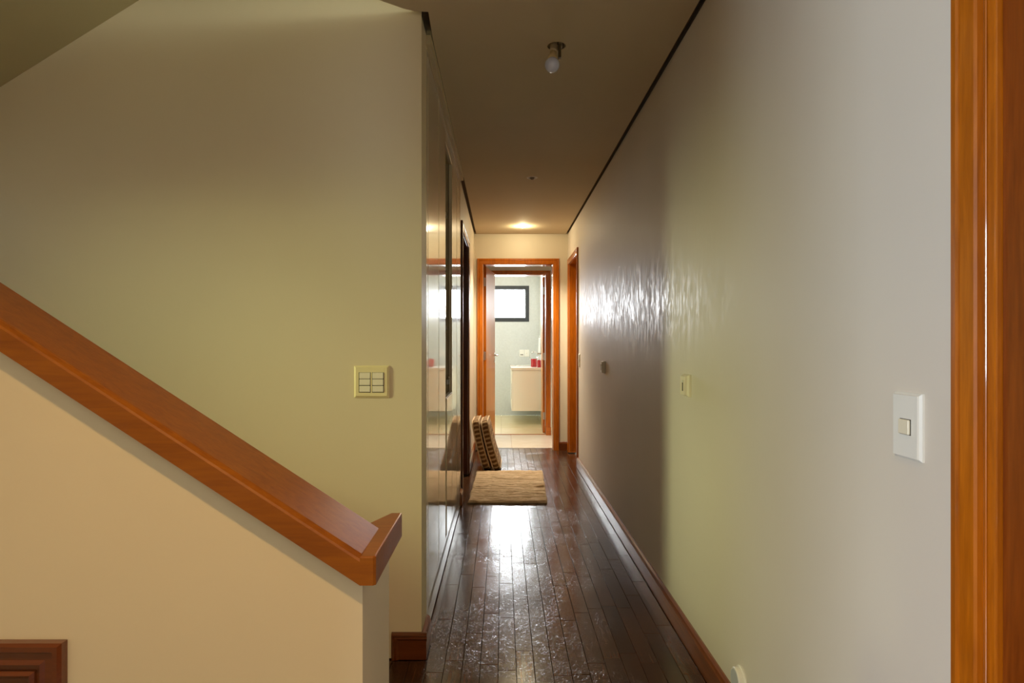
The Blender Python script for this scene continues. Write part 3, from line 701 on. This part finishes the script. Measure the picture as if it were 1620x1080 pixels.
def cushion(label, base, lean, H, D, T, seed, yaw=0, bend=.02):
    """slab standing on its edge: local x = thickness, y = depth, z = height"""
    r = thing('cushion', label, 'cushion', base, 'box cushions leaning on the left wall')
    R = Matrix.Translation(base) @ Matrix.Rotation(yaw, 4, 'Z') @ Matrix.Rotation(-lean, 4, 'Y')
    rnd = random.Random(seed)
    def bendx(p): return Vector((p.x+bend*((p.z/H)**2-(p.z/H)), p.y, p.z))
    bm = bmesh.new(); uvl = bm.loops.layers.uv.new('UVMap')
    N = 22; rr = .045
    def outline(k):   # rounded rectangle in (y,z)
        pts = []
        for cx, cz, a0 in ((D-rr, H-rr, 0), (rr, H-rr, 90), (rr, rr, 180), (D-rr, rr, 270)):
            for s in range(0, 91, 18): a = math.radians(a0+s); pts.append((cx+rr*math.cos(a), cz+rr*math.sin(a)))
        out = []
        for (y0, z0), (y1, z1) in zip(pts, pts[1:]+pts[:1]):
            n = max(1, int(math.hypot(y1-y0, z1-z0)/.022))
            for q in range(n): out.append((y0+(y1-y0)*q/n, z0+(z1-z0)*q/n))
        return out
    ol = outline(0); n = len(ol); acc = [0]
    for (a, b), (c, d) in zip(ol, ol[1:]+ol[:1]): acc.append(acc[-1]+math.hypot(c-a, d-b))
    cy, cz = D/2, H/2
    tuft = [(D*.3, H*.3), (D*.7, H*.3), (D*.3, H*.7), (D*.7, H*.7), (D*.5, H*.5)]
    def bulge(y, z):
        e = min(y, D-y, z, H-z)/.06; b = .012*min(1, max(0, e))**.5
        for ty, tz in tuft: b -= .016*math.exp(-((y-ty)**2+(z-tz)**2)/.0012)
        return b
    rings = []; cols = 7
    for j in range(cols+1):      # edge band across the thickness, bulging
        s = j/cols; x = -T/2+T*s; off = .010*math.sin(PI*s)
        ring = []
        for i, (y, z) in enumerate(ol):
            dy, dz = y-cy, z-cz; L_ = math.hypot(dy, dz)
            o2 = off+.0035*noise.noise((y*30, z*30, x*30+seed))
            ring.append(bm.verts.new(R @ bendx(Vector((x, y+dy/L_*o2, z+dz/L_*o2)))))
        rings.append(ring)
    for j in range(cols):
        for i in range(n):
            f = bm.faces.new((rings[j][i], rings[j][(i+1) % n], rings[j+1][(i+1) % n], rings[j+1][i]))
            for lp, (uu, vv) in zip(f.loops, ((acc[i], j), (acc[i+1], j), (acc[i+1], j+1), (acc[i], j+1))): lp[uvl].uv = (uu, vv*T/cols)
    for sgn, base_ring in ((-1, rings[0]), (1, rings[-1])):
        prev = base_ring; prevf = 1.0
        for k in range(1, 9):
            fct = 1-k/8.5; ring = []
            for (y, z) in ol:
                yy, zz2 = cy+(y-cy)*fct, cz+(z-cz)*fct
                ring.append(bm.verts.new(R @ bendx(Vector((sgn*(T/2+bulge(yy, zz2)), yy, zz2)))))
            for i in range(n):
                f = bm.faces.new((prev[i], prev[(i+1) % n], ring[(i+1) % n], ring[i]))
                for lp, (idx, ff) in zip(f.loops, ((i, prevf), ((i+1) % n, prevf), ((i+1) % n, fct), (i, fct))):
                    y, z = ol[idx]; lp[uvl].uv = (cy+(y-cy)*ff, cz+(z-cz)*ff)
            prev, prevf = ring, fct
        bm.faces.new(prev)
    obj('cover', bm, MG, r, True)
    for sgn in (-1, 1):
        bm = bmesh.new()
        tube(bm, [R @ bendx(Vector((sgn*(T/2+.001), cy+(y-cy)*1.01, cz+(z-cz)*1.01))) for y, z in ol], .0055, 8, closed=True); obj('piping', bm, MS, r, True)
    bm = bmesh.new()
    for ty, tz in tuft:
        for sgn in (-1, 1):
            c = R @ bendx(Vector((sgn*(T/2-.004), ty, tz)))
            lathe(bm, [(0, .004), (.008, .002), (.009, 0), (0, -.003)], Matrix.Translation(c) @ R.to_3x3().to_4x4() @ Matrix.Rotation(PI/2, 4, 'Y'), 10)
    obj('tufting_buttons', bm, MS, r, True)['kind'] = 'stuff'
    return r
cushion('brown gingham box cushion leaning directly against the left wall', (-.150, 6.03, .012), math.radians(13.5), .47, .46, .062, 1, math.radians(-1), .045)
cushion('brown gingham box cushion leaning on the other cushion, nearer the middle of the floor', (-.052, 6.02, .012), math.radians(15), .47, .46, .062, 5, math.radians(-1), .045)

# ------------------------------------------------------------------ bathroom
va = thing('bathroom_vanity', 'wall-hung cream vanity cabinet with a pale worktop', 'vanity', (.39, 10.05, .21))
box('cabinet', (.152, .632, 9.43, YW-.002, .211, .815), M['vanity'], va, .002)
box('drawer_front', (.135, .150, 9.435, 10.08, .213, .811), M['vanity'], va, .002)
box('drawer_front', (.135, .150, 10.086, YW-.004, .213, .811), M['vanity'], va, .002)
box('finger_pull', (.1335, .1349, 9.436, 9.452, .39, .62), M['gap'], va)
box('worktop', (.128, .633, 9.415, YW-.001, .818, .856), M['counter'], va, .002)
bm = bmesh.new(); lathe(bm, [(.16, .856), (.165, .860), (.15, .861), (.13, .8585), (0, .8575)], Mt(.385, 10.32, 0), 40); obj('basin_rim', bm, M['white'], va, True)
fa = thing('faucet', 'chrome gooseneck faucet over the vanity worktop', 'faucet', (.59, 10.25, .856))
bm = bmesh.new(); yf = 10.30
arc = [(.585, yf, .857), (.585, yf, .985)]+[(.517+.068*math.cos(a), yf, .985+.10*math.sin(a)) for a in [math.radians(d) for d in range(10, 181, 14)]]+[(.449, yf, .955)]
tube(bm, arc, .0075, 12); obj('spout', bm, M['chrome'], fa, True)
bm = bmesh.new(); lathe(bm, [(.022, .8565), (.022, .875), (.016, .885), (.016, .93), (0, .935)], Mt(.585, yf, 0), 20); obj('faucet_body', bm, M['chrome'], fa, True)
bm = bmesh.new(); tube(bm, [(.585, yf-.014, .915), (.56, yf-.04, .935), (.545, yf-.07, .945)], .006, 10); obj('lever', bm, M['chrome'], fa, True)
def cyl(name, x, y, r, z0, z1, mat, par, bev=.003, seg=28):
    bm = bmesh.new(); lathe(bm, [(0, z0), (r-bev, z0), (r, z0+bev), (r, z1-bev), (r-bev, z1), (r-bev*2.4, z1), (r-bev*2.6, z1-.01), (0, z1-.012)], Mt(x, y, 0), seg); return obj(name, bm, mat, par, True)
mg = thing('mug', 'red glossy tumbler on the vanity worktop, left of the soap dispenser', 'mug', (.485, 9.72, .856))
cyl('cup', .485, 9.78, .046, .8565, .982, M['red'], mg)
bm = bmesh.new(); tube(bm, [(.530, 9.745, .955), (.548, 9.74, .945), (.552, 9.74, .915), (.545, 9.74, .89), (.530, 9.745, .88)], .006, 8); obj('cup_handle', bm, M['white'], mg, True)
sd = thing('soap_dispenser', 'red soap dispenser with a clear pump at the front of the vanity worktop', 'dispenser', (.545, 9.56, .856))
cyl('bottle', .553, 9.56, .031, .8565, .968, M['red'], sd)
bm = bmesh.new(); tube(bm, [(.553, 9.56, .965), (.553, 9.56, 1.00)], .006, 10); tube(bm, [(.575, 9.56, 1.002), (.553, 9.56, 1.008), (.515, 9.56, 1.002)], .007, 10); obj('pump', bm, M['chrome'], sd, True)
# towel on ring
tr = thing('hand_towel', 'white hand towel hanging from a hook on the bathroom side wall', 'towel', (.60, 10.2, 1.35))
bm = bmesh.new()
ny = 26; g = []
for j in range(15):
    v = j/14; z = 1.31-v*.25; wv = .02+.055*v; row = []
    for i in range(ny):
        a = 2*PI*i/ny; rr_ = 1+.22*math.sin(5*a+v*2)
        row.append(bm.verts.new((.6+ .020*(.6+.6*v)*math.cos(a)*rr_, 10.2+wv*math.sin(a)*rr_, z)))
    g.append(row)
for j in range(14):
    for i in range(ny): bm.faces.new((g[j][i], g[j][(i+1) % ny], g[j+1][(i+1) % ny], g[j+1][i]))
bm.faces.new(g[0]); bm.faces.new(g[-1][::-1]); obj('cloth', bm, M['towel'], tr, True)
bm = bmesh.new()
r0 = [(x_*1.06+.6*(-.06), 10.2+(y_-10.2)*1.06, 0) for x_, y_ in [(v_.x, v_.y) for v_ in []]]
bx(bm, .572, .628, 10.125, 10.275, 1.048, 1.062, .003); obj('hem_stripe', bm, plain('brown_hem', (.22, .13, .07), .9), tr)
bm = bmesh.new(); tube(bm, [(.634, 10.2, 1.33), (.60, 10.2, 1.33), (.595, 10.2, 1.345)], .006, 10); obj('hook', bm, M['chrome'], tr, True)
# outlets on the far wall
for k, (x0, lab) in enumerate((((825.6-795)*.01074, 'white socket plate with two black openings on the mosaic wall'), ((833.4-795)*.01074, 'white blank plate with a tiny mark, right of the socket on the mosaic wall'))):
    z0 = CAMH-(558.5-545)*.01074
    prt = [('socket_hole', (-.022, -.004, -.0108, -.0096, -.034, -.016), M['gap'], 0), ('socket_hole', (.002, .020, -.0108, -.0096, -.034, -.016), M['gap'], 0)] if k == 0 else [('indicator', (-.002, .002, -.0108, -.0096, -.010, .008), M['niche'], 0)]
    switch('socket_plate' if k == 0 else 'blank_plate', lab, 'socket' if k == 0 else 'plate', (x0, YW, z0), 0, .080, .118, .010, .004, M['white'], prt)
